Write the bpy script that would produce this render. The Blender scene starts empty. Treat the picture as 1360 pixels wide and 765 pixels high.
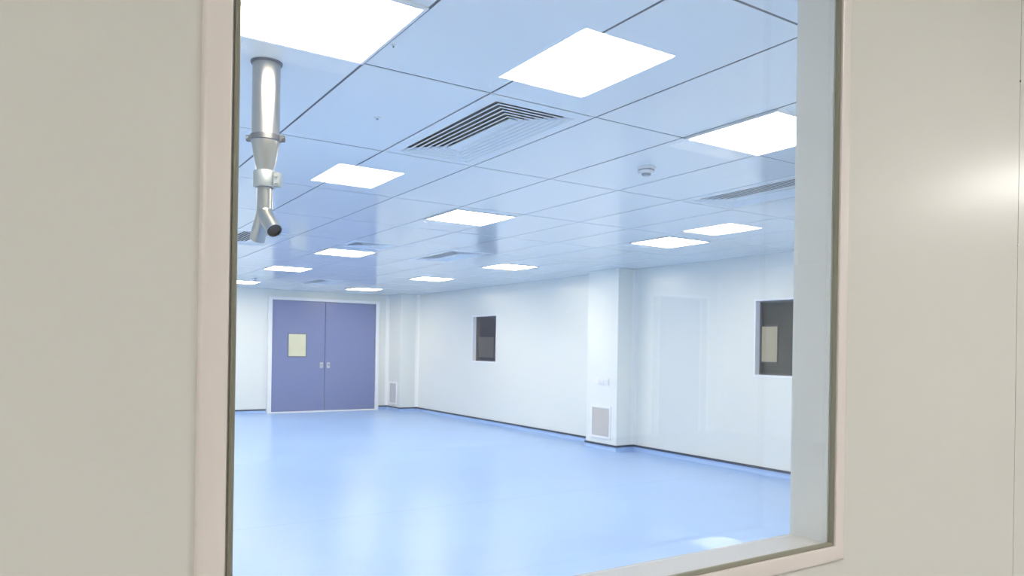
import bpy, bmesh, math
from mathutils import Vector, Matrix

SC = bpy.context.scene
COL = SC.collection

# ------------------------------------------------------------------ layout
CAMZ = 1.3625                    # eye height above the top of the floor upstand
FZ = -0.0625                     # floor level
H = 2.4925                       # clean room ceiling
X_IN, X_OUT = 1.05, 0.95         # the wall with the observation window
XB = 15.54                       # back wall
YR = -7.13                       # right wall
YL = 0.70                        # left wall
GX, GY = 2.8335, -1.1016         # ceiling grid origin
PX, PY = 1.2061, 0.5969          # ceiling panel size
HC = CAMZ + 1.4125               # corridor ceiling (in front of the window)
CX0, CY0, CY1 = -7.2, -10.4, 3.0 # corridor extents


def gx(b): return GX + PX * b
def gy(a): return GY - PY * a


# ------------------------------------------------------------------ materials
def srgb(r, g, b):
    def f(c):
        c /= 255.0
        return c / 12.92 if c <= 0.04045 else ((c + 0.055) / 1.055) ** 2.4
    return (f(r), f(g), f(b), 1.0)


def mat(name, color, rough=0.5, metal=0.0, spec=0.5, coat=0.0, noise=None, emit=None, bump=None):
    m = bpy.data.materials.new(name)
    m.use_nodes = True
    nt = m.node_tree
    b = nt.nodes['Principled BSDF']
    b.inputs['Base Color'].default_value = color
    b.inputs['Roughness'].default_value = rough
    b.inputs['Metallic'].default_value = metal
    b.inputs['Specular IOR Level'].default_value = spec
    b.inputs['Coat Weight'].default_value = coat
    if emit:
        b.inputs['Emission Color'].default_value = emit[0]
        b.inputs['Emission Strength'].default_value = emit[1]
    if noise:
        scale, amount, stretch = noise
        tc = nt.nodes.new('ShaderNodeTexCoord')
        mp = nt.nodes.new('ShaderNodeMapping')
        mp.inputs['Scale'].default_value = stretch
        nz = nt.nodes.new('ShaderNodeTexNoise')
        nz.inputs['Scale'].default_value = scale
        nz.inputs['Detail'].default_value = 6
        rp = nt.nodes.new('ShaderNodeMapRange')
        rp.inputs['From Min'].default_value = 0.3
        rp.inputs['From Max'].default_value = 0.7
        rp.inputs['To Min'].default_value = 1.0 - amount
        rp.inputs['To Max'].default_value = 1.0 + amount
        mx = nt.nodes.new('ShaderNodeVectorMath')
        mx.operation = 'SCALE'
        mx.inputs[0].default_value = color[:3]
        nt.links.new(tc.outputs['Object'], mp.inputs['Vector'])
        nt.links.new(mp.outputs['Vector'], nz.inputs['Vector'])
        nt.links.new(nz.outputs['Fac'], rp.inputs['Value'])
        nt.links.new(rp.outputs['Result'], mx.inputs['Scale'])
        nt.links.new(mx.outputs['Vector'], b.inputs['Base Color'])
    if bump:
        bscale, strength = bump
        tc = nt.nodes.new('ShaderNodeTexCoord')
        nz = nt.nodes.new('ShaderNodeTexNoise')
        nz.inputs['Scale'].default_value = bscale
        bp = nt.nodes.new('ShaderNodeBump')
        bp.inputs['Strength'].default_value = strength
        bp.inputs['Distance'].default_value = 0.01
        nt.links.new(tc.outputs['Object'], nz.inputs['Vector'])
        nt.links.new(nz.outputs['Fac'], bp.inputs['Height'])
        nt.links.new(bp.outputs['Normal'], b.inputs['Normal'])
    return m


def floor_mat(name, color, seam_color):
    """Blue sheet vinyl: speckle, faint wear streaks and welded seams between the sheets."""
    m = bpy.data.materials.new(name)
    m.use_nodes = True
    nt = m.node_tree
    N, L = nt.nodes, nt.links
    b = N['Principled BSDF']
    b.inputs['Roughness'].default_value = 0.24
    b.inputs['Specular IOR Level'].default_value = 0.38
    tc = N.new('ShaderNodeTexCoord')
    n1 = N.new('ShaderNodeTexNoise'); n1.inputs['Scale'].default_value = 90; n1.inputs['Detail'].default_value = 4
    n2 = N.new('ShaderNodeTexNoise'); n2.inputs['Scale'].default_value = 1.1; n2.inputs['Detail'].default_value = 7
    n2.inputs['Distortion'].default_value = 0.8
    add = N.new('ShaderNodeMath'); add.operation = 'MULTIPLY_ADD'
    r1 = N.new('ShaderNodeMapRange'); r1.inputs['To Min'].default_value = -0.04; r1.inputs['To Max'].default_value = 0.04
    r2 = N.new('ShaderNodeMapRange'); r2.inputs['From Min'].default_value = 0.3; r2.inputs['From Max'].default_value = 0.7
    r2.inputs['To Min'].default_value = 0.955; r2.inputs['To Max'].default_value = 1.045
    L.new(tc.outputs['Object'], n1.inputs['Vector']); L.new(tc.outputs['Object'], n2.inputs['Vector'])
    L.new(n1.outputs['Fac'], r1.inputs['Value']); L.new(n2.outputs['Fac'], r2.inputs['Value'])
    s = N.new('ShaderNodeMath'); s.operation = 'ADD'
    L.new(r1.outputs['Result'], s.inputs[0]); L.new(r2.outputs['Result'], s.inputs[1])
    vm = N.new('ShaderNodeVectorMath'); vm.operation = 'SCALE'; vm.inputs[0].default_value = color[:3]
    L.new(s.outputs['Value'], vm.inputs['Scale'])
    # weld seams every 2 m along x
    sx = N.new('ShaderNodeSeparateXYZ'); L.new(tc.outputs['Object'], sx.inputs['Vector'])
    sub = N.new('ShaderNodeMath'); sub.operation = 'SUBTRACT'; sub.inputs[1].default_value = 1.9
    L.new(sx.outputs['X'], sub.inputs[0])
    md = N.new('ShaderNodeMath'); md.operation = 'PINGPONG'; md.inputs[1].default_value = 2.0
    L.new(sub.outputs['Value'], md.inputs[0])
    lt = N.new('ShaderNodeMath'); lt.operation = 'LESS_THAN'; lt.inputs[1].default_value = 0.011
    L.new(md.outputs['Value'], lt.inputs[0])
    half = N.new('ShaderNodeMath'); half.operation = 'MULTIPLY'; half.inputs[1].default_value = 0.45
    L.new(lt.outputs['Value'], half.inputs[0])
    mix = N.new('ShaderNodeMix'); mix.data_type = 'RGBA'
    L.new(half.outputs['Value'], mix.inputs['Factor'])
    L.new(vm.outputs['Vector'], mix.inputs['A']); mix.inputs['B'].default_value = seam_color
    L.new(mix.outputs['Result'], b.inputs['Base Color'])
    # polish varies a little with wear
    r3 = N.new('ShaderNodeMapRange'); r3.inputs['From Min'].default_value = 0.3; r3.inputs['From Max'].default_value = 0.7
    r3.inputs['To Min'].default_value = 0.285; r3.inputs['To Max'].default_value = 0.315
    L.new(n2.outputs['Fac'], r3.inputs['Value']); L.new(r3.outputs['Result'], b.inputs['Roughness'])
    return m


def glass_mat(name, ior=1.45, tint=(1, 1, 1, 1)):
    m = bpy.data.materials.new(name)
    m.use_nodes = True
    nt = m.node_tree
    nt.nodes.clear()
    out = nt.nodes.new('ShaderNodeOutputMaterial')
    tr = nt.nodes.new('ShaderNodeBsdfTransparent'); tr.inputs['Color'].default_value = tint
    gl = nt.nodes.new('ShaderNodeBsdfGlossy'); gl.inputs['Roughness'].default_value = 0.0
    gl.inputs['Color'].default_value = (1, 1, 1, 1)
    fr = nt.nodes.new('ShaderNodeFresnel'); fr.inputs['IOR'].default_value = ior
    geo = nt.nodes.new('ShaderNodeNewGeometry')
    # the pane's far face is seen from inside the glass: same reflectance as the near face
    mxv = nt.nodes.new('ShaderNodeMath'); mxv.operation = 'MULTIPLY_ADD'
    mxv.inputs[1].default_value = 1.0 / ior - ior; mxv.inputs[2].default_value = ior
    nt.links.new(geo.outputs['Backfacing'], mxv.inputs[0])
    # Fresnel node already inverts the IOR on back faces, so feed it the inverse there
    nt.links.new(mxv.outputs['Value'], fr.inputs['IOR'])
    mix = nt.nodes.new('ShaderNodeMixShader')
    nt.links.new(fr.outputs['Fac'], mix.inputs['Fac'])
    nt.links.new(tr.outputs['BSDF'], mix.inputs[1])
    nt.links.new(gl.outputs['BSDF'], mix.inputs[2])
    nt.links.new(mix.outputs['Shader'], out.inputs['Surface'])
    return m


LAMP = 29.6
LAMPC = 44.0
M = {}
M['wall'] = mat('white_panel', (0.80, 0.825, 0.80, 1), 0.22, noise=(0.6, 0.012, (1, 1, 1)))
M['column'] = mat('white_column', (0.85, 0.875, 0.85, 1), 0.25)
M['cove'] = mat('white_cove', (0.88, 0.88, 0.88, 1), 0.3)
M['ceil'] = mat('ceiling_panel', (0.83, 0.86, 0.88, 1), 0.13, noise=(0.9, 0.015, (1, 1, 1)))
M['gap'] = mat('ceiling_joint', (0.10, 0.115, 0.15, 1), 0.7)
M['floor'] = floor_mat('blue_vinyl', (0.315, 0.495, 0.83, 1), (0.20, 0.35, 0.66, 1))
M['upstand'] = mat('blue_vinyl_upstand', (0.30, 0.48, 0.83, 1), 0.3, spec=0.4)
M['base'] = mat('dark_base_joint', (0.02, 0.04, 0.085, 1), 0.5)
M['near'] = mat('beige_panel', (0.68, 0.665, 0.62, 1), 0.27, noise=(1.3, 0.012, (1, 1, 1)))
M['frame'] = mat('pinkish_frame', (0.76, 0.69, 0.655, 1), 0.32)
M['gasket'] = mat('olive_gasket', (0.23, 0.225, 0.17, 1), 0.45)
M['reveal'] = mat('pale_reveal', (0.66, 0.69, 0.70, 1), 0.10)
M['sill'] = mat('white_sill', (0.60, 0.59, 0.575, 1), 0.025)
M['door'] = mat('blue_door', (0.175, 0.215, 0.42, 1), 0.3, noise=(0.8, 0.02, (1, 1, 1)))
M['trim'] = mat('white_trim', (0.86, 0.87, 0.90, 1), 0.3)
M['vision'] = mat('cream_vision_panel', (0.72, 0.70, 0.50, 1), 0.15, noise=(2.5, 0.06, (1, 1, 1)))
M['greyline'] = mat('grey_seal', (0.12, 0.13, 0.18, 1), 0.5)
M['steel'] = mat('brushed_steel', (0.50, 0.49, 0.465, 1), 0.30, metal=1.0, noise=(30, 0.04, (1, 1, 0.05)))
M['galv'] = mat('galvanised_bracket', (0.42, 0.47, 0.50, 1), 0.42, metal=0.8)
M['lug'] = mat('clamp_lug_steel', (0.17, 0.18, 0.20, 1), 0.35, metal=0.9)
M['dark'] = mat('pipe_inside_shade', (0.05, 0.045, 0.045, 1), 0.7)
M['plenum'] = mat('vent_plenum_and_blade_shade', (0.07, 0.085, 0.10, 1), 0.8)
M['fin'] = mat('vent_louvre', (0.80, 0.835, 0.87, 1), 0.2)
M['ventframe'] = mat('vent_frame', (0.83, 0.86, 0.88, 1), 0.15)
M['lightframe'] = mat('lamp_frame', (0.86, 0.87, 0.90, 1), 0.35)
M['lamp'] = mat('lamp_diffuser', (0.9, 0.9, 0.9, 1), 0.5, emit=((1.0, 0.885, 0.675, 1), LAMP))
M['lampc'] = mat('corridor_lamp_diffuser', (0.9, 0.9, 0.9, 1), 0.5, emit=((1.0, 0.965, 0.91, 1), LAMPC))
M['plastic'] = mat('white_plastic', (0.82, 0.83, 0.86, 1), 0.35)
M['plastic_grey'] = mat('grey_plastic', (0.30, 0.33, 0.38, 1), 0.4)
M['mesh'] = mat('grille_grey', (0.64, 0.62, 0.60, 1), 0.6)
M['slot'] = mat('grille_slot', (0.42, 0.41, 0.40, 1), 0.7)
M['handle'] = mat('satin_handle', (0.55, 0.57, 0.60, 1), 0.4, metal=0.4)
M['handle_d'] = mat('handle_lever', (0.30, 0.31, 0.36, 1), 0.4, metal=0.4)
M['passage'] = mat('dark_passage_wall', (0.055, 0.066, 0.085, 1), 0.5)
M['passage_panel'] = mat('olive_panel_added_glow', (0.30, 0.31, 0.26, 1), 0.4, emit=((0.80, 0.84, 0.70, 1), 0.075))  # faint glow added so the panel shows in the dim passage
M['litpane'] = mat('lit_window_pane', (0.5, 0.5, 0.42, 1), 0.4, emit=((0.80, 0.79, 0.62, 1), 0.42))
M['cfloor'] = mat('corridor_floor', (0.52, 0.53, 0.54, 1), 0.2)
M['cwall'] = mat('corridor_wall', (0.74, 0.74, 0.71, 1), 0.45)
M['cceil'] = mat('corridor_ceiling', (0.80, 0.80, 0.78, 1), 0.5)
M['glass'] = glass_mat('window_glass')
M['screw'] = mat('screw_steel', (0.75, 0.74, 0.70, 1), 0.3, metal=0.8)
M['screw_d'] = mat('dark_screw', (0.16, 0.15, 0.14, 1), 0.5)


# ------------------------------------------------------------------ mesh helpers
class MB:
    """Collects shapes into one bmesh and links them as ONE object."""

    def __init__(self):
        self.bm = bmesh.new()

    def box(self, x0, x1, y0, y1, z0, z1, bevel=0.0, seg=2):
        x0, x1 = min(x0, x1), max(x0, x1)
        y0, y1 = min(y0, y1), max(y0, y1)
        z0, z1 = min(z0, z1), max(z0, z1)
        r = bmesh.ops.create_cube(self.bm, size=1.0)
        vs = r['verts']
        for v in vs:
            v.co = Vector(((x0 + x1) / 2 + v.co.x * (x1 - x0), (y0 + y1) / 2 + v.co.y * (y1 - y0),
                           (z0 + z1) / 2 + v.co.z * (z1 - z0)))
        if bevel > 0:
            es = list({e for v in vs for e in v.link_edges})
            bmesh.ops.bevel(self.bm, geom=es, offset=bevel, segments=seg, profile=0.5, affect='EDGES')
        return self

    def face(self, pts):
        vs = [self.bm.verts.new(p) for p in pts]
        self.bm.faces.new(vs)
        return self

    def lathe(self, profile, center=(0, 0, 0), rot=None, n=40, close=False):
        """profile: list of (radius, height) revolved about local z."""
        rings = []
        for (r, h) in profile:
            ring = []
            for k in range(n):
                t = 2 * math.pi * k / n
                p = Vector((r * math.cos(t), r * math.sin(t), h))
                if rot is not None:
                    p = rot @ p
                ring.append(self.bm.verts.new(p + Vector(center)))
            rings.append(ring)
        for a, b in zip(rings[:-1], rings[1:]):
            for k in range(n):
                self.bm.faces.new((a[k], a[(k + 1) % n], b[(k + 1) % n], b[k]))
        if close:
            self.bm.faces.new(list(reversed(rings[0])))
            self.bm.faces.new(rings[-1])
        return self

    def sweep(self, pts, radius, n=32, inner=None, cap=False):
        """round tube along a polyline (outer skin, inner skin and lip when inner is given)."""
        pts = [Vector(p) for p in pts]
        rad = radius if isinstance(radius, (list, tuple)) else [radius] * len(pts)
        tang = []
        for i in range(len(pts)):
            if i == 0: t = pts[1] - pts[0]
            elif i == len(pts) - 1: t = pts[-1] - pts[-2]
            else: t = (pts[i + 1] - pts[i]).normalized() + (pts[i] - pts[i - 1]).normalized()
            tang.append(t.normalized())
        ref = Vector((1, 0, 0)) if abs(tang[0].x) < 0.9 else Vector((0, 1, 0))
        u = (ref - tang[0] * ref.dot(tang[0])).normalized()

        def skin(rr):
            nonlocal u
            uu = u.copy(); rings = []
            for p, t, r in zip(pts, tang, rr):
                uu = (uu - t * uu.dot(t)).normalized()
                w = t.cross(uu)
                rings.append([self.bm.verts.new(p + (uu * math.cos(2 * math.pi * k / n) + w * math.sin(2 * math.pi * k / n)) * r) for k in range(n)])
            for a, b in zip(rings[:-1], rings[1:]):
                for k in range(n):
                    self.bm.faces.new((a[k], a[(k + 1) % n], b[(k + 1) % n], b[k]))
            return rings
        o = skin(rad)
        if inner:
            i_ = skin([r - inner for r in rad])
            for e in (0, -1):
                for k in range(n):
                    self.bm.faces.new((o[e][k], o[e][(k + 1) % n], i_[e][(k + 1) % n], i_[e][k]))
        elif cap:
            self.bm.faces.new(list(reversed(o[0]))); self.bm.faces.new(o[-1])
        return self

    def ring(self, prof, rect, axis):
        """mitred rectangular frame: prof is a closed list of (inset, depth); rect = (u0,u1,v0,v1).
        axis 'x': u=y, v=z, depth along x;  axis 'y': u=x, v=z, depth along y;  axis 'z': u=x, v=y."""
        u0, u1, v0, v1 = rect

        def P(u, v, d):
            return {'x': (d, u, v), 'y': (u, d, v), 'z': (u, v, d)}[axis]
        loops = []
        for (ins, d) in prof:
            loops.append([self.bm.verts.new(P(u, v, d)) for (u, v) in
                          ((u0 + ins, v0 + ins), (u1 - ins, v0 + ins), (u1 - ins, v1 - ins), (u0 + ins, v1 - ins))])
        n = len(loops)
        for i in range(n):
            a, b = loops[i], loops[(i + 1) % n]
            for k in range(4):
                self.bm.faces.new((a[k], a[(k + 1) % 4], b[(k + 1) % 4], b[k]))
        return self

    def build(self, name, material, parent=None, smooth=False, kind=None, autosmooth=False):
        bmesh.ops.recalc_face_normals(self.bm, faces=self.bm.faces[:])
        me = bpy.data.meshes.new(name)
        self.bm.to_mesh(me)
        self.bm.free()
        if smooth:
            for p in me.polygons:
                p.use_smooth = True
            if autosmooth:
                me.set_sharp_from_angle(angle=math.radians(35))
        o = bpy.data.objects.new(name, me)
        me.materials.append(material)
        COL.objects.link(o)
        if parent is not None:
            o.parent = parent
            o.matrix_parent_inverse = parent_world(parent).inverted()
        if kind:
            o['kind'] = kind
        return o


def parent_world(p):
    m = p.matrix_basis.copy()
    while p.parent is not None:
        m = p.parent.matrix_basis @ p.matrix_parent_inverse @ m
        p = p.parent
    return m


def thing(name, loc, label, cat, group=None):
    o = bpy.data.objects.new(name, None)
    o.empty_display_size = 0.1
    o.location = loc
    COL.objects.link(o)
    o['label'] = label
    o['category'] = cat
    if group:
        o['group'] = group
    return o


def structure(name, loc=(0, 0, 0)):
    o = bpy.data.objects.new(name, None)
    o.location = loc
    COL.objects.link(o)
    o['kind'] = 'structure'
    return o


def describe(o, label, cat=None):
    o['label'] = label
    if cat:
        o['category'] = cat
    return o


def wall_with_holes(axis, d0, d1, u0, u1, v0, v1, holes):
    """solid wall slab with rectangular openings (a grid of boxes around them)."""
    mb = MB()
    us = sorted({u0, u1, *[h[0] for h in holes], *[h[1] for h in holes]})
    vs = sorted({v0, v1, *[h[2] for h in holes], *[h[3] for h in holes]})
    for ua, ub in zip(us[:-1], us[1:]):
        # merge vertically where no hole interrupts
        run = None
        for va, vb in zip(vs[:-1], vs[1:]):
            inside = any(h[0] < (ua + ub) / 2 < h[1] and h[2] < (va + vb) / 2 < h[3] for h in holes)
            if not inside:
                run = [run[0], vb] if run else [va, vb]
            if inside or vb == vs[-1]:
                if run:
                    if axis == 'x': mb.box(d0, d1, ua, ub, run[0], run[1])
                    else: mb.box(ua, ub, d0, d1, run[0], run[1])
                run = None
    return mb


# ================================================================== CLEAN ROOM SHELL
fl = MB().box(X_OUT, XB + 0.1, YR - 0.1, YL + 0.1, FZ - 0.05, FZ).build('floor', M['floor'], kind='structure')
describe(fl, 'glossy blue vinyl floor of the empty clean room')

W1 = (11.573, 12.43, CAMZ - 0.268, CAMZ + 0.589)       # far window (x0,x1,z0,z1)
W2 = (4.93, 5.776, CAMZ - 0.277, CAMZ + 0.596)         # near window
wr = wall_with_holes('y', YR - 0.10, YR, X_IN, XB + 0.1, FZ, H + 0.05, [W1, W2]).build('wall_right', M['wall'], kind='structure')
describe(wr, 'long white panelled right wall of the clean room')
DY0, DY1, DZ = -6.405, -4.137, CAMZ + 0.918            # double door leaf extents
wb = wall_with_holes('x', XB, XB + 0.10, YR, YL, FZ, H + 0.05, [(DY0 - 0.02, DY1 + 0.02, -1, DZ + 0.02)]).build('wall_back', M['wall'], kind='structure')
describe(wb, 'white back wall of the clean room around the blue double door')
wl = MB().box(X_IN, XB + 0.1, YL, YL + 0.1, FZ, H + 0.05).build('wall_left', M['wall'], kind='structure')
describe(wl, 'white left wall of the clean room')

# columns
C1 = (7.85, 8.52, YR, -6.815)
C2 = (14.85, XB, YR, -6.725)
col1 = MB().box(C1[0], C1[1], C1[2], C1[3], FZ, H, 0.004).build('wall_column', M['column'], kind='structure')
describe(col1, 'white boxed column on the right wall with switches and a grille')
col2 = MB().box(C2[0], C2[1], C2[2], C2[3], FZ, H, 0.004).build('wall_column', M['wall'], kind='structure')
describe(col2, 'white boxed column in the far right corner beside the blue door')


def cove(x, y, sx, sy, r=0.055, name='trim_1'):
    """concave quarter-round fillet in an inner vertical corner; sx, sy point into the room."""
    mb = MB()
    n = 8
    cx, cy = x + sx * r, y + sy * r
    pts = [(x, y)]
    for k in range(n + 1):
        t = math.pi / 2 * k / n
        pts.append((cx - sx * r * math.cos(t), cy - sy * r * math.sin(t)))
    lo = [mb.bm.verts.new((px, py, 0.03)) for px, py in pts]
    hi = [mb.bm.verts.new((px, py, H)) for px, py in pts]
    for k in range(len(pts)):
        j = (k + 1) % len(pts)
        mb.bm.faces.new((lo[k], lo[j], hi[j], hi[k]))
    mb.bm.faces.new(lo)
    mb.bm.faces.new(list(reversed(hi)))
    o = mb.build(name, M['cove'], kind='structure', smooth=True, autosmooth=True)
    return o


for i, (x, y, sx, sy) in enumerate([(XB, C2[3], -1, 1), (C2[0], YR, -1, 1), (C1[0], YR, -1, 1), (C1[1], YR, 1, 1)]):
    cove(x, y, sx, sy, 0.06 if i < 2 else 0.05, 'trim_%d' % (i + 1))

# dark base joint between wall panels and floor
bt, bh = 0.012, 0.028
bs = MB()
for xa, xb in ((X_IN, C1[0]), (C1[1], C2[0])):
    bs.box(xa, xb, YR, YR + bt, 0, bh)
bs.box(C1[0] - bt, C1[1] + bt, C1[3], C1[3] + bt, 0, bh)
bs.box(C1[0] - bt, C1[0], YR + bt, C1[3], 0, bh)
bs.box(C1[1], C1[1] + bt, YR + bt, C1[3], 0, bh)
bs.box(C2[0] - bt, C2[1] - bt, C2[3], C2[3] + bt, 0, bh)
bs.box(C2[0] - bt, C2[0], YR + bt, C2[3], 0, bh)
describe(bs.build('baseboard_right', M['base'], kind='structure'), 'thin dark joint along the foot of the right wall and columns')
bs = MB()
bs.box(XB - bt, XB, C2[3] + bt, DY0 - 0.09, 0, bh)
bs.box(XB - bt, XB, DY1 + 0.09, YL, 0, bh)
describe(bs.build('baseboard_back', M['base'], kind='structure'), 'thin dark joint along the foot of the back wall')

# blue vinyl carried up the wall as a coved upstand below that joint
def upstand(pts, name, label):
    """coved strip along a plan polyline; the room lies on the left of the direction of travel."""
    mb = MB()
    P = [Vector((a, b, 0)) for a, b in pts]
    prof = [(0.0, 0.0)]
    R_ = 0.055
    for k in range(9):
        t = math.pi / 2 * k / 8
        prof.append((0.006 + R_ * (1 - math.cos(t)), -(0.0625 - R_) - R_ * math.sin(t)))
    prof = [(0.0, 0.0), (0.006, 0.0)] + prof[1:] + [(0.0, FZ)]
    nrm = []
    for a, b in zip(P[:-1], P[1:]):
        d = (b - a).normalized()
        nrm.append(Vector((-d.y, d.x, 0)))
    rings = []
    for i, p in enumerate(P):
        if i == 0: m = nrm[0]
        elif i == len(P) - 1: m = nrm[-1]
        else:
            m = nrm[i - 1] + nrm[i]
            m = m / max(1e-6, m.dot(nrm[i]))
        rings.append([mb.bm.verts.new(p + m * o + Vector((0, 0, z))) for o, z in prof])
    for a, b in zip(rings[:-1], rings[1:]):
        n = len(prof)
        for k in range(n):
            mb.bm.faces.new((a[k], a[(k + 1) % n], b[(k + 1) % n], b[k]))
    mb.bm.faces.new(list(reversed(rings[0])))
    mb.bm.faces.new(rings[-1])
    o = mb.build(name, M['upstand'], kind='structure', smooth=True, autosmooth=True)
    describe(o, label)


upstand([(XB, DY0 - 0.09), (XB, C2[3]), (C2[0], C2[3]), (C2[0], YR), (C1[1], YR), (C1[1], C1[3]), (C1[0], C1[3]), (C1[0], YR), (X_IN + 0.002, YR)][::-1],
        'trim_5', 'blue vinyl upstand curving up the foot of the right wall and columns')
upstand([(XB, YL), (XB, DY1 + 0.09)][::-1], 'trim_6', 'blue vinyl upstand at the foot of the back wall left of the door')

# ------------------------------------------------------------------ ceiling of metal panels with open joints
VENTS = [(1, 0, 1.0), (5, 0, 1.0), (5, 4, 1.0), (3, 4, 0.5), (5, 8, 1.0), (1, 4, 1.0)]
g = 0.0058
cm = MB()
gm = MB()
a_lo, a_hi, b_lo, b_hi = -3, 10, -2, 10


def clip(v, lo, hi): return max(lo, min(hi, v))


for a in range(a_lo, a_hi + 1):
    for b in range(b_lo, b_hi + 1):
        x0, x1 = gx(b) + g, gx(b + 1) - g
        for va, vb, frac in VENTS:
            if va == a and vb == b:
                x0 = gx(b + frac) + g if frac < 1 else None
        if x0 is None:
            continue
        x0, x1 = clip(x0, X_IN, XB), clip(x1, X_IN, XB)
        y0, y1 = clip(gy(a + 1) + g, YR, YL), clip(gy(a) - g, YR, YL)
        if x1 - x0 < 0.02 or y1 - y0 < 0.02:
            continue
        cm.box(x0, x1, y0, y1, H, H + 0.0022, 0.0007, 1)
ceil = cm.build('ceiling', M['ceil'], kind='structure')
describe(ceil, 'glossy white metal panel ceiling with thin joints, tinted blue by the floor')
vx = [(gx(vb), gx(vb + fr), gy(va + 1), gy(va)) for va, vb, fr in VENTS]
back = wall_with_holes('x', 0, 1, 0, 1, 0, 1, [])
back.bm.free()
# dark backing above the joints with openings over the vents
us = sorted({X_IN, XB, *[v[0] for v in vx], *[v[1] for v in vx]})
ws = sorted({YR, YL, *[v[2] for v in vx], *[v[3] for v in vx]})
for ua, ub in zip(us[:-1], us[1:]):
    for wa, wb2 in zip(ws[:-1], ws[1:]):
        if any(v[0] < (ua + ub) / 2 < v[1] and v[2] < (wa + wb2) / 2 < v[3] for v in vx):
            continue
        gm.box(ua, ub, wa, wb2, H + 0.0023, H + 0.03)
o = gm.build('ceiling_joint_backing', M['gap'], parent=ceil)

# ------------------------------------------------------------------ ceiling lights
def ceiling_light(x0, x1, y0, y1, z, label, group, lamp='lamp'):
    t = thing('ceiling_light', ((x0 + x1) / 2, (y0 + y1) / 2, z), label, 'ceiling light', group)
    MB().ring([(0, z), (0, z - 0.008), (0.002, z - 0.010), (0.014, z - 0.010), (0.016, z - 0.006), (0.016, z)],
              (x0, x1, y0, y1), 'z').build('frame', M['lightframe'], t)
    MB().box(x0 + 0.0165, x1 - 0.0165, y0 + 0.0165, y1 - 0.0165, z - 0.007, z - 0.001).build('diffuser', M[lamp], t)
    return t


G1 = 'square ceiling lights of the clean room'
for a, b, label in [
    (-1, -0.50, 'large glaring square ceiling light just above the hanging steel pipe'),
    (3, -0.50, 'bright square ceiling light cut off by the right window edge, above the smoke detector'),
    (3, 2.08, 'square ceiling light at mid ceiling, straight above the far small dark window'),
    (7, 2.07, 'square ceiling light nearest the right wall, above the door-sized shine on it'),
    (3, 4.63, 'square ceiling light above the right leaf of the blue double door, higher of two there'),
    (7, 4.63, 'square ceiling light between the far small window and the white wall column'),
    (3, 6.63, 'square ceiling light above the left leaf of the blue double door'),
    (7, 6.63, 'square ceiling light up and left of the far small dark window, near the wall'),
    (3, 9.10, 'far square ceiling light half hidden by the left window frame'),
    (7, 9.10, 'small far square ceiling light close over the top right corner of the blue door'),
]:
    ceiling_light(gx(b) + 0.006, gx(b + 0.5) - 0.006, gy(a + 1) + 0.006, gy(a) - 0.006, H, label, G1)
for b in (2.08, 4.63, 6.63, 9.10):
    ceiling_light(gx(b) + 0.006, gx(b + 0.5) - 0.006, gy(0) + 0.006, gy(-1) - 0.006, H,
                  'square ceiling light of the clean room hidden behind the left side of the near wall', 'hidden ceiling lights of the clean room')

ceiling_light(gx(-0.5) + 0.006, gx(0) - 0.006, gy(8) + 0.006, gy(7) - 0.006, H,
              'square ceiling light of the clean room hidden behind the beige wall right of the window', G1)

# ------------------------------------------------------------------ ceiling vents
def ceiling_vent(a, b, frac, label):
    x0, x1, y0, y1 = gx(b) + 0.004, gx(b + frac) - 0.004, gy(a + 1) + 0.004, gy(a) - 0.004
    t = thing('ceiling_vent', ((x0 + x1) / 2, (y0 + y1) / 2, H), label, 'air vent', 'louvred ceiling vents')
    fw = 0.068
    MB().ring([(0, H + 0.012), (0, H), (0.012, H - 0.003), (fw, H - 0.003), (fw + 0.025, H + 0.0175), (fw + 0.0237, H + 0.019), (fw - 0.006, H + 0.012)],
              (x0, x1, y0, y1), 'z').build('frame', M['ventframe'], t)
    # dark box above
    mb = MB()
    top = H + 0.13
    for bx in ((x0 + 0.01, x0 + 0.016, y0 + 0.01, y1 - 0.01), (x1 - 0.016, x1 - 0.01, y0 + 0.01, y1 - 0.01),
               (x0 + 0.016, x1 - 0.016, y0 + 0.01, y0 + 0.016), (x0 + 0.016, x1 - 0.016, y1 - 0.016, y1 - 0.01)):
        mb.box(bx[0], bx[1], bx[2], bx[3], H + 0.0125, top)
    mb.box(x0 + 0.01, x1 - 0.01, y0 + 0.01, y1 - 0.01, top, top + 0.006)
    mb.build('plenum_box', M['plenum'], t)
    pitch = 0.034
    nf = 5
    for k in range(nf):
        o1 = fw + pitch * (k + 1) - 0.008
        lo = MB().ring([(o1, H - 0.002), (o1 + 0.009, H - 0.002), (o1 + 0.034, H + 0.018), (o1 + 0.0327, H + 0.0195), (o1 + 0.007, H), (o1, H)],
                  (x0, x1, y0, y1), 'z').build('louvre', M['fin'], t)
        lo.data.materials.append(M['plenum'])            # blade's upper side coloured dark to paint the shade in the slots
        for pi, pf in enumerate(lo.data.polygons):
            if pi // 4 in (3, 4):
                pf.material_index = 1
    ic = min(fw + pitch * (nf + 1) - 0.004, (y1 - y0) / 2 - 0.012)
    MB().box(x0 + ic, x1 - ic, y0 + ic, y1 - ic, H - 0.002, H + 0.006, 0.002, 1).build('centre_plate', M['fin'], t)
    return t


VL = ['large louvred ceiling vent nearest the camera, between the two biggest bright squares',
      'louvred ceiling vent cut off by the right window edge, below the glaring light',
      'louvred ceiling vent at mid ceiling, above and left of the far small window',
      'small louvred ceiling vent just behind the light over the right door leaf',
      'farthest louvred ceiling vent, faint in front of the top of the blue door',
      'louvred ceiling vent behind the forked end of the steel pipe at the left window edge']
for (a, b, fr), l in zip(VENTS, VL):
    ceiling_vent(a, b, fr, l)

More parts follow.
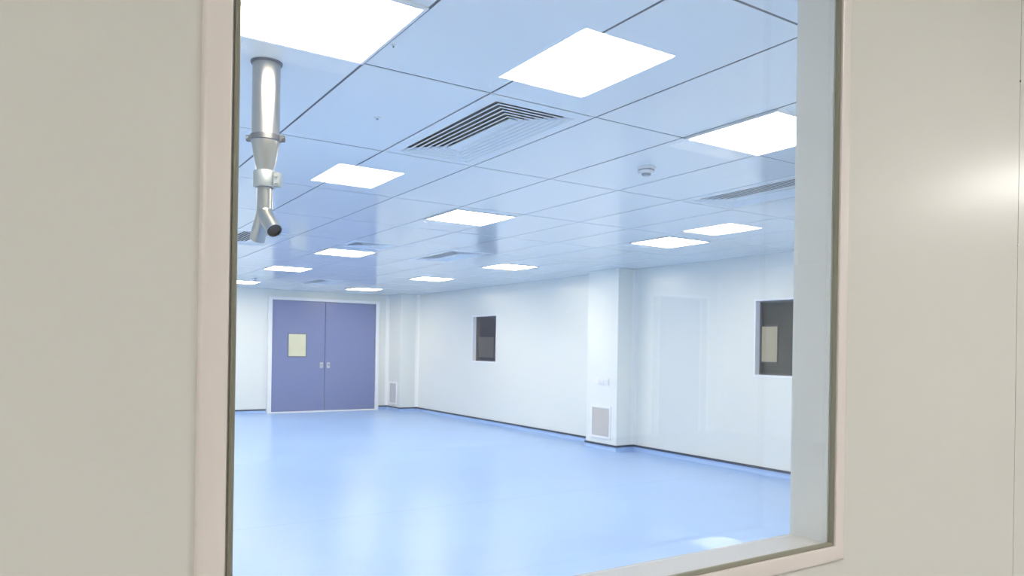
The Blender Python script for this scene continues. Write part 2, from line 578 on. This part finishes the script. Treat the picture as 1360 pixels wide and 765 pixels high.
# ------------------------------------------------------------------ smoke detectors and a sprinkler
def smoke_detector(x, y, label):
    t = thing('smoke_detector', (x, y, H), label, 'smoke detector', 'ceiling smoke detectors')
    MB().lathe([(0.0, H), (0.056, H), (0.056, H - 0.010), (0.052, H - 0.016), (0.0, H - 0.016)], (x, y, 0), n=36).build('base', M['plastic'], t, True, autosmooth=True)
    MB().lathe([(0.0, H - 0.0161), (0.046, H - 0.0161), (0.048, H - 0.026), (0.042, H - 0.040), (0.0, H - 0.040)], (x, y, 0), n=36).build('cover', M['plastic'], t, True, autosmooth=True)
    MB().lathe([(0.0485, H - 0.0175), (0.0495, H - 0.0175), (0.0495, H - 0.0235), (0.0485, H - 0.0235)], (x, y, 0), n=36).build('sensor_slot', M['plastic_grey'], t, True, autosmooth=True)
    MB().lathe([(0.0, H - 0.0401), (0.030, H - 0.0401), (0.024, H - 0.053), (0.0, H - 0.054)], (x, y, 0), n=28).build('sensor_cap', M['plastic_grey'], t, True, autosmooth=True)
    return t


smoke_detector(3.42, -3.18, 'round white smoke detector with dark tip on the ceiling, below the right bright light')
smoke_detector(13.10, -3.20, 'tiny far smoke detector on the ceiling at the left window edge')


def sprinkler(x, y, label, r):
    t = thing('ceiling_sprinkler', (x, y, H), label, 'sprinkler', 'concealed sprinkler heads')
    MB().lathe([(0.0, H), (r, H), (r, H - 0.003), (r * 0.8, H - 0.005), (0, H - 0.005)], (x, y, 0), n=24).build('cover_plate', M['plastic'], t, True, autosmooth=True)
    MB().lathe([(0.0, H - 0.0051), (r * 0.4, H - 0.0051), (r * 0.3, H - 0.012), (0, H - 0.012)], (x, y, 0), n=18).build('nozzle', M['plastic_grey'], t, True, autosmooth=True)


sprinkler(3.462, -1.422, 'small grey sprinkler dot in the ceiling panel left of the near vent', 0.016)
sprinkler(2.592, -1.125, 'tiny dark dot beside the edge of the large light at the top left', 0.008)

# ------------------------------------------------------------------ hanging steel pipe with a forked end
px, py = 3.052, -0.778
pipe = thing('exhaust_pipe', (px, py, H), 'shiny stainless steel pipe hanging from the ceiling, forked at its lower end', 'pipe')
Z = lambda v: CAMZ + v
R1, R2 = 0.054, 0.030
MB().lathe([(R1 + 0.001, H), (R1 + 0.008, H), (R1 + 0.007, H - 0.006), (R1 + 0.001, H - 0.008)], (px, py, 0), n=48).build('ceiling_collar', M['greyline'], pipe, True, autosmooth=True)
MB().lathe([(R1, H), (R1, Z(0.826)), (R1 - 0.003, Z(0.826)), (R1 - 0.003, H)], (px, py, 0), n=64).build('upper_pipe', M['steel'], pipe, True, autosmooth=True)
clamp = MB().lathe([(R1 + 0.0005, Z(0.838)), (R1 + 0.006, Z(0.835)), (R1 + 0.006, Z(0.815)), (R1 + 0.0005, Z(0.812))], (px, py, 0), n=64).build('pipe_clamp', M['lug'], pipe, True, autosmooth=True)
rv = Vector((math.sin(-0.5738), -math.cos(-0.5738), 0))     # sideways
fv = Vector((math.cos(-0.5738), math.sin(-0.5738), 0))


def obox(mb, c, hx, hy, hz, u, v, bevel=0.0):
    """box with half sizes along u, v and z."""
    n0 = len(mb.bm.verts)
    r = bmesh.ops.create_cube(mb.bm, size=2.0)
    vs = r['verts']
    for w in vs:
        q = w.co.copy()
        w.co = Vector(c) + u * (q.x * hx) + v * (q.y * hy) + Vector((0, 0, q.z * hz))
    if bevel:
        bmesh.ops.bevel(mb.bm, geom=list({e for w in vs for e in w.link_edges}), offset=bevel, segments=2, affect='EDGES')


for s in (-1, 1):
    c0 = Vector((px, py, Z(0.825))) + rv * s * (R1 + 0.0135)
    mb = MB(); obox(mb, c0 - fv * 0.006, 0.0075, 0.002, 0.011, rv, fv, 0.001); obox(mb, c0 + fv * 0.006, 0.0075, 0.002, 0.011, rv, fv, 0.001)
    mb.build('lug', M['lug'], clamp)
    mb = MB(); q = Matrix((rv, Vector((0, 0, 1)), -fv)).transposed()
    mb.lathe([(0, -0.012), (0.006, -0.012), (0.006, -0.0085), (0.003, -0.0085), (0.003, 0.012), (0.0055, 0.012), (0.0055, 0.015), (0, 0.015)],
             c0 + rv * s * 0.003, q, 12)
    mb.build('bolt', M['lug'] if s > 0 else M['plastic_grey'], clamp, True, autosmooth=True)
MB().lathe([(R1 + 0.001, Z(0.822)), (R1 + 0.001, Z(0.806)), (R1 - 0.002, Z(0.795)), (R2 + 0.010, Z(0.722)), (R2 + 0.004, Z(0.704)), (R2 + 0.002, Z(0.690)), (R2, Z(0.690))],
           (px, py, 0), n=64).build('reducer_cone', M['steel'], pipe, True, autosmooth=True)
br = MB()
br.lathe([(R2 + 0.004, Z(0.692)), (R2 + 0.014, Z(0.692)), (R2 + 0.015, Z(0.690)), (R2 + 0.015, Z(0.630)), (R2 + 0.014, Z(0.628)), (R2 + 0.004, Z(0.628))], (px, py, 0), n=48)
br = br.build('coupling', M['galv'], pipe, True, autosmooth=True)
mb = MB()
c0 = Vector((px, py, Z(0.658))) + rv * 0.054 - fv * 0.022
obox(mb, c0, 0.010, 0.006, 0.026, rv, fv, 0.0015)
obox(mb, c0 + fv * 0.024, 0.010, 0.004, 0.026, rv, fv, 0.0015)
mb.build('hinge_plate', M['galv'], br)
mb = MB()
obox(mb, c0 + Vector((0, 0, 0.013)) - fv * 0.008, 0.005, 0.003, 0.004, rv, fv, 0.001)
obox(mb, c0 - Vector((0, 0, 0.013)) - fv * 0.008, 0.005, 0.003, 0.004, rv, fv, 0.001)
mb.build('latch', M['plastic_grey'], br)
MB().sweep([(px, py, Z(0.692)), (px, py, Z(0.60)), (px, py, Z(0.545)), (px, py, Z(0.525))], R2, inner=0.002, n=48).build('lower_pipe', M['steel'], pipe, True, autosmooth=True)


def branch(dirh, drop_deg, length, name, label=None):
    d = (dirh.normalized() * math.cos(math.radians(drop_deg)) - Vector((0, 0, 1)) * math.sin(math.radians(drop_deg))).normalized()
    p0 = Vector((px, py, Z(0.555)))
    p1 = Vector((px, py, Z(0.530)))
    pts = [p0, p1 + Vector((0, 0, 0.012))]
    n = 6
    for k in range(1, n + 1):
        t = k / n
        a = Vector((0, 0, -1)).lerp(d, t).normalized()
        pts.append(pts[-1] + a * 0.006)
    e = pts[-1] + d * length
    pts.append(e)
    b = MB().sweep(pts, [R2 + 0.0006] * len(pts), inner=0.002, n=44).build(name, M['steel'], pipe, True, autosmooth=True)
    # dark disc in the mouth paints the shade inside the pipe
    q = d.to_track_quat('Z', 'Y').to_matrix()
    MB().lathe([(0, -0.012), (R2 - 0.002, -0.012)], e, q, 44).build('bore_shade', M['dark'], b)
    return b


to_cam = -fv
branch(to_cam * 0.72 + rv * 0.70, 42, 0.098, 'forked_outlet')
branch(fv * 0.66 - rv * 0.62, 58, 0.098, 'forked_outlet')

# ------------------------------------------------------------------ switches and return air grilles on the columns
def wall_switch(x0, x1, z0, z1, gang, label):
    y = C1[3]
    t = thing('wall_switch', ((x0 + x1) / 2, y, z0), label, 'switch', 'switches on the wall column')
    MB().box(x0, x1, y, y + 0.010, z0, z1, 0.003).build('plate', M['plastic'], t)
    w = (x1 - x0 - 0.02) / gang
    for k in range(gang):
        MB().box(x0 + 0.01 + w * k + 0.003, x0 + 0.01 + w * (k + 1) - 0.003, y + 0.0102, y + 0.015, z0 + 0.016, z1 - 0.016, 0.002).build('rocker', M['plastic'], t)


wall_switch(8.235, 8.315, Z(-0.500), Z(-0.412), 1, 'narrow white switch plate on the column, left one of the pair')
wall_switch(8.020, 8.228, Z(-0.512), Z(-0.418), 2, 'wide white double switch plate on the column, right one of the pair')


def air_grille(x0, x1, y, z0, z1, label, fw=0.032):
    t = thing('air_grille', ((x0 + x1) / 2, y, z0), label, 'air grille', 'return air grilles on the columns')
    MB().ring([(0, y), (0, y + 0.010), (0.004, y + 0.013), (fw, y + 0.013), (fw + 0.003, y + 0.009), (fw + 0.003, y)], (x0, x1, z0, z1), 'y').build('frame', M['trim'], t)
    MB().box(x0 + fw + 0.0035, x1 - fw - 0.0035, y, y + 0.003, z0 + fw + 0.0035, z1 - fw - 0.0035).build('back_plate', M['slot'], t)
    mb = MB()
    n = 34
    za, zb = z0 + fw + 0.004, z1 - fw - 0.004
    for k in range(n):
        zc = za + (zb - za) * (k + 0.5) / n
        s = (zb - za) / n * 0.42
        mb.box(x0 + fw + 0.004, x1 - fw - 0.004, y + 0.0035, y + 0.008, zc - s, zc + s)
    mb.build('slatted_panel', M['mesh'], t)


air_grille(7.965, 8.405, C1[3], Z(-1.27), Z(-0.80), 'square grey air grille low on the white wall column, under the switches')
air_grille(15.02, 15.43, C2[3], Z(-1.29), Z(-0.79), 'grey air grille low on the corner column right of the blue door')

# ------------------------------------------------------------------ double door in the back wall
door = structure('door_1', (XB, (DY0 + DY1) / 2, 0))
describe(door, 'tall blue double door with a cream vision panel in the back wall')
XF = XB - 0.075
fwd = 0.078
mb = MB()
mb.box(XF, XB + 0.02, DY1, DY1 + fwd, FZ, DZ + 0.06, 0.004)
mb.box(XF, XB + 0.02, DY0 - fwd, DY0, FZ, DZ + 0.06, 0.004)
mb.box(XF, XB + 0.02, DY0, DY1, DZ, DZ + 0.06, 0.004)
mb.build('door_frame', M['trim'], door)
MB().box(XF - 0.01, XB + 0.05, DY0, DY1, FZ, FZ + 0.026, 0.003).build('threshold', M['trim'], door)
YM = -5.262
lv = []
for (ya, yb) in ((YM + 0.004, DY1 - 0.004), (DY0 + 0.004, YM - 0.004)):
    lf = MB().box(XF + 0.03, XF + 0.07, ya, yb, FZ + 0.030, DZ - 0.005, 0.003).build('door_leaf', M['door'], door)
    lv.append(lf)
MB().box(XF + 0.050, XF + 0.066, YM - 0.0038, YM + 0.0038, FZ + 0.030, DZ - 0.006).build('meeting_seal', M['greyline'], door)
xs = XF + 0.03
vy0, vy1, vz0, vz1 = -4.86, -4.465, Z(-0.262), Z(0.232)
MB().ring([(0, xs), (0, xs - 0.008), (0.016, xs - 0.008), (0.016, xs)], (vy0, vy1, vz0, vz1), 'x').build('vision_frame', M['greyline'], lv[0])
MB().box(xs - 0.004, xs - 0.0005, vy0 + 0.017, vy1 - 0.017, vz0 + 0.017, vz1 - 0.017).build('vision_panel', M['vision'], lv[0])
for lf, ya, yb, s in ((lv[0], -5.222, -5.150, 1), (lv[1], -5.372, -5.300, -1)):
    hp = MB().box(xs - 0.008, xs - 0.0005, ya, yb, Z(-0.495), Z(-0.372), 0.003).build('handle_plate', M['handle'], lf)
    yc = (ya + yb) / 2
    mb = MB()
    mb.sweep([(xs - 0.008, yc - s * 0.008, Z(-0.425)), (xs - 0.035, yc - s * 0.008, Z(-0.425)), (xs - 0.045, yc, Z(-0.427)), (xs - 0.045, yc + s * 0.024, Z(-0.430))], 0.009, n=14, cap=True)
    mb.build('lever', M['handle_d'], hp, True, autosmooth=True)

# ------------------------------------------------------------------ windows in the right wall
def side_window(name, w, label):
    x0, x1, z0, z1 = w
    win = structure(name, ((x0 + x1) / 2, YR, z0))
    describe(win, label)
    # slim white lining around the opening, standing a little proud
    MB().ring([(-0.016, YR), (-0.016, YR + 0.005), (0.004, YR + 0.005), (0.006, YR + 0.002), (0.006, YR - 0.10), (0.0, YR - 0.10), (0.0, YR)], (x0, x1, z0, z1), 'y').build('lining', M['trim'], win)
    MB().ring([(0.0065, YR - 0.070), (0.0065, YR - 0.090), (0.022, YR - 0.090), (0.022, YR - 0.070)], (x0, x1, z0, z1), 'y').build('gasket', M['greyline'], win)
    MB().box(x0 + 0.020, x1 - 0.020, YR - 0.083, YR - 0.077, z0 + 0.020, z1 - 0.020).build('pane', M['glass'], win)


side_window('window_2', W1, 'small dark window far along the right wall')
side_window('window_3', W2, 'dark window in the right wall cut off by the near window edge')

# unlit passage beyond the right wall, its dimness put into the surface colour
PYW = -8.9
describe(MB().box(2.5, 18.0, PYW - 0.1, PYW, FZ, H + 0.05).build('wall_passage', M['passage'], kind='structure'), 'dark wall of the unlit passage behind the right wall windows')
MB().box(2.5, 18.0, PYW, YR - 0.1, FZ - 0.05, FZ).build('floor_passage', M['passage'], kind='structure')
MB().box(2.5, 18.0, PYW, YR - 0.1, H, H + 0.05).build('ceiling_passage', M['passage'], kind='structure')
MB().box(2.4, 2.5, PYW, YR - 0.1, FZ, H).build('wall_passage_near', M['passage'], kind='structure')
MB().box(18.0, 18.1, PYW, YR - 0.1, FZ, H).build('wall_passage_far', M['passage'], kind='structure')
MB().box(XB + 0.1, 18.0, YR - 0.1, YR, FZ, H).build('wall_passage_end', M['passage'], kind='structure')


def passage_window(name, x0, x1, z0, z1, pane, label):
    win = structure(name, ((x0 + x1) / 2, PYW, z0))
    describe(win, label)
    MB().ring([(-0.02, PYW), (-0.02, PYW + 0.012), (0.0, PYW + 0.012), (0.0, PYW)], (x0, x1, z0, z1), 'y').build('window_frame', M['greyline'], win)
    MB().box(x0 + 0.0005, x1 - 0.0005, PYW, PYW + 0.006, z0 + 0.0005, z1 - 0.0005).build('pane', M[pane], win)


passage_window('window_4', 6.82, 7.22, Z(-0.146), Z(0.362), 'litpane', 'lit cream window panel seen through the near dark window')
passage_window('window_5', 14.53, 15.19, Z(-0.232), Z(0.236), 'passage_panel', 'dull olive panel with a faint added glow, seen through the far small dark window')

# ================================================================== WALL WITH THE OBSERVATION WINDOW
OY0, OY1, OZ0, OZ1 = -1.4275, -0.2035, Z(-0.4075), Z(0.88)   # opening
SEAM = -2.242
wf = wall_with_holes('x', X_OUT, X_IN, SEAM + 0.0015, CY1, FZ, HC + 0.05, [(OY0, OY1, OZ0, OZ1)])
wf.box(X_OUT, X_IN, CY0, SEAM - 0.0015, FZ, HC + 0.05)
wf.box(X_OUT + 0.006, X_IN - 0.001, SEAM - 0.0015, SEAM + 0.0015, FZ, HC + 0.05)
wf = wf.build('wall_front', M['near'], kind='structure')
describe(wf, 'beige panelled wall in front of the camera holding the observation window')
for zz, mm, nm in ((0.744, 'screw_d', 'screw_head'), (0.300, 'screw', 'screw_head')):
    q = Matrix.Rotation(-math.pi / 2, 3, 'Y')
    MB().lathe([(0, 0), (0.0035, 0), (0.003, 0.0016), (0, 0.002)], (X_OUT, SEAM + 0.001, Z(zz)), q, 16).build(nm, M[mm], wf, True)

# room-side skin of that wall
sk = wall_with_holes('x', X_IN, X_IN + 0.002, YR, YL, FZ, H, [(OY0, OY1, OZ0, OZ1)]).build('wall_room_front', M['wall'], kind='structure')
describe(sk, 'white room side of the wall with the observation window')

win = structure('window_1', (X_OUT, (OY0 + OY1) / 2, OZ0))
describe(win, 'large double glazed observation window the picture is taken through')
FO = 0.0345
R = (OY0 - FO, OY1 + FO + 0.003, OZ0 - FO, OZ1 + FO)
MB().ring([(0, X_OUT), (0, X_OUT - 0.003), (0.0015, X_OUT - 0.0062), (0.005, X_OUT - 0.0085), (0.009, X_OUT - 0.0095), (0.031, X_OUT - 0.0095),
           (0.0335, X_OUT - 0.008), (0.0345, X_OUT - 0.005), (0.0345, X_OUT)], R, 'x').build('window_frame', M['frame'], win, True, autosmooth=True)
MB().ring([(-0.0005, X_OUT), (-0.0005, X_OUT - 0.004), (0.002, X_OUT - 0.0055), (0.0055, X_OUT - 0.003), (0.0075, X_OUT + 0.002), (0.0075, X_OUT + 0.004), (-0.0005, X_OUT + 0.004)],
          (OY0, OY1, OZ0, OZ1), 'x').build('gasket', M['gasket'], win, True, autosmooth=True)
MB().box(X_OUT + 0.0045, X_OUT + 0.0095, OY0 + 0.001, OY1 - 0.001, OZ0 + 0.001, OZ1 - 0.001).build('front_pane', M['glass'], win)
MB().box(X_IN - 0.0105, X_IN - 0.0055, OY0 + 0.003, OY1 - 0.003, OZ0 + 0.003, OZ1 - 0.003).build('rear_pane', M['glass'], win)
# lining between the panes
xa, xb = X_OUT + 0.010, X_IN + 0.002
th = 0.0025
mb = MB()
mb.box(xa, xb, OY0, OY0 + th, OZ0, OZ1)
mb.box(xa, xb, OY1 - th, OY1, OZ0, OZ1)
mb.box(xa, xb, OY0 + th, OY1 - th, OZ1 - th, OZ1)
mb.build('jamb_lining', M['reveal'], win)
MB().box(xa, xb, OY0 + th, OY1 - th, OZ0, OZ0 + th, 0.0008, 1).build('sill_lining', M['sill'], win)

# ================================================================== CORRIDOR ON THE CAMERA'S SIDE (seen mirrored in the glass)
MB().box(CX0, X_OUT, CY0, CY1, FZ - 0.05, FZ).build('floor_corridor', M['cfloor'], kind='structure')
MB().box(CX0, X_OUT, CY0, CY1, HC, HC + 0.05).build('ceiling_corridor', M['cceil'], kind='structure')
MB().box(CX0 - 0.1, CX0, CY0, CY1, FZ, HC).build('wall_corridor_back', M['cwall'], kind='structure')
MB().box(CX0, X_OUT, CY0 - 0.1, CY0, FZ, HC).build('wall_corridor_right', M['cwall'], kind='structure')
MB().box(CX0, X_OUT, CY1, CY1 + 0.1, FZ, HC).build('wall_corridor_left', M['cwall'], kind='structure')
d2 = structure('door_2', (CX0, -9.35, 0))
describe(d2, 'blue door of the corridor mirrored faintly in the glass before the right wall')
MB().box(CX0, CX0 + 0.04, -9.92, -8.78, FZ + 0.01, 2.27, 0.004).build('door_leaf', M['door'], d2)
mb = MB()
mb.box(CX0, CX0 + 0.06, -8.78, -8.74, FZ, 2.32); mb.box(CX0, CX0 + 0.06, -9.96, -9.92, FZ, 2.32); mb.box(CX0, CX0 + 0.06, -9.92, -8.78, 2.27, 2.32)
mb.build('door_frame', M['trim'], d2)

k = 1.25
for (vx0, vy0_, lab) in [
    (2.032, -1.602, 'corridor ceiling light mirrored in the glass right above the near ceiling vent'),
    (4.425, -1.573, 'corridor ceiling light mirrored in the glass right of the hanging pipe'),
    (4.425, -5.124, 'corridor ceiling light mirrored in the glass below the right ceiling vent'),
    (2.032, -5.124, 'corridor ceiling light whose shine shows on the beige wall at the right')]:
    xr1 = 1.9 - k * vx0
    ceiling_light(xr1 - 0.58, xr1, k * vy0_ - 0.58, k * vy0_, HC, lab, 'corridor ceiling lights', 'lampc')
for vx0 in (2.032, 4.425):
    xr1 = 1.9 - k * vx0
    ceiling_light(xr1 - 0.58, xr1, k * -1.6 - 0.58 + 4.4, k * -1.6 + 4.4, HC, 'corridor ceiling light out of view left of the camera', 'corridor ceiling lights out of view', 'lampc')

# ================================================================== CAMERA
cam = bpy.data.cameras.new('camera')
co = bpy.data.objects.new('camera', cam)
COL.objects.link(co)
SC.camera = co
f_px = 986.77
cam.sensor_fit = 'HORIZONTAL'
cam.sensor_width = 36.0
cam.lens = f_px * 36.0 / 1360.0
cam.shift_y = (461.886 - 382.5) / 1360.0
cam.clip_start = 0.02
yaw, roll = -0.573776, 0.015474
f = Vector((math.cos(yaw), math.sin(yaw), 0))
r0 = Vector((math.sin(yaw), -math.cos(yaw), 0))
u0 = Vector((0, 0, 1))
r = r0 * math.cos(roll) + u0 * math.sin(roll)
u = -r0 * math.sin(roll) + u0 * math.cos(roll)
m3 = Matrix((r, u, -f)).transposed()
co.matrix_world = Matrix.Translation((0, 0, CAMZ)) @ m3.to_4x4()

# ================================================================== WORLD AND RENDER LOOK
w = bpy.data.worlds.new('world')
SC.world = w
w.use_nodes = True
w.node_tree.nodes['Background'].inputs['Color'].default_value = (0.02, 0.022, 0.026, 1)
SC.view_settings.view_transform = 'Standard'
SC.view_settings.look = 'None'
SC.view_settings.exposure = 0.0
SC.view_settings.gamma = 1.0
SC.view_settings.use_curve_mapping = False
SC.cycles.use_denoising = True
SC.cycles.max_bounces = 14
SC.cycles.diffuse_bounces = 8
SC.cycles.glossy_bounces = 6
SC.cycles.transparent_max_bounces = 16
SC.cycles.sample_clamp_indirect = 10.0
SC.cycles.caustics_reflective = True
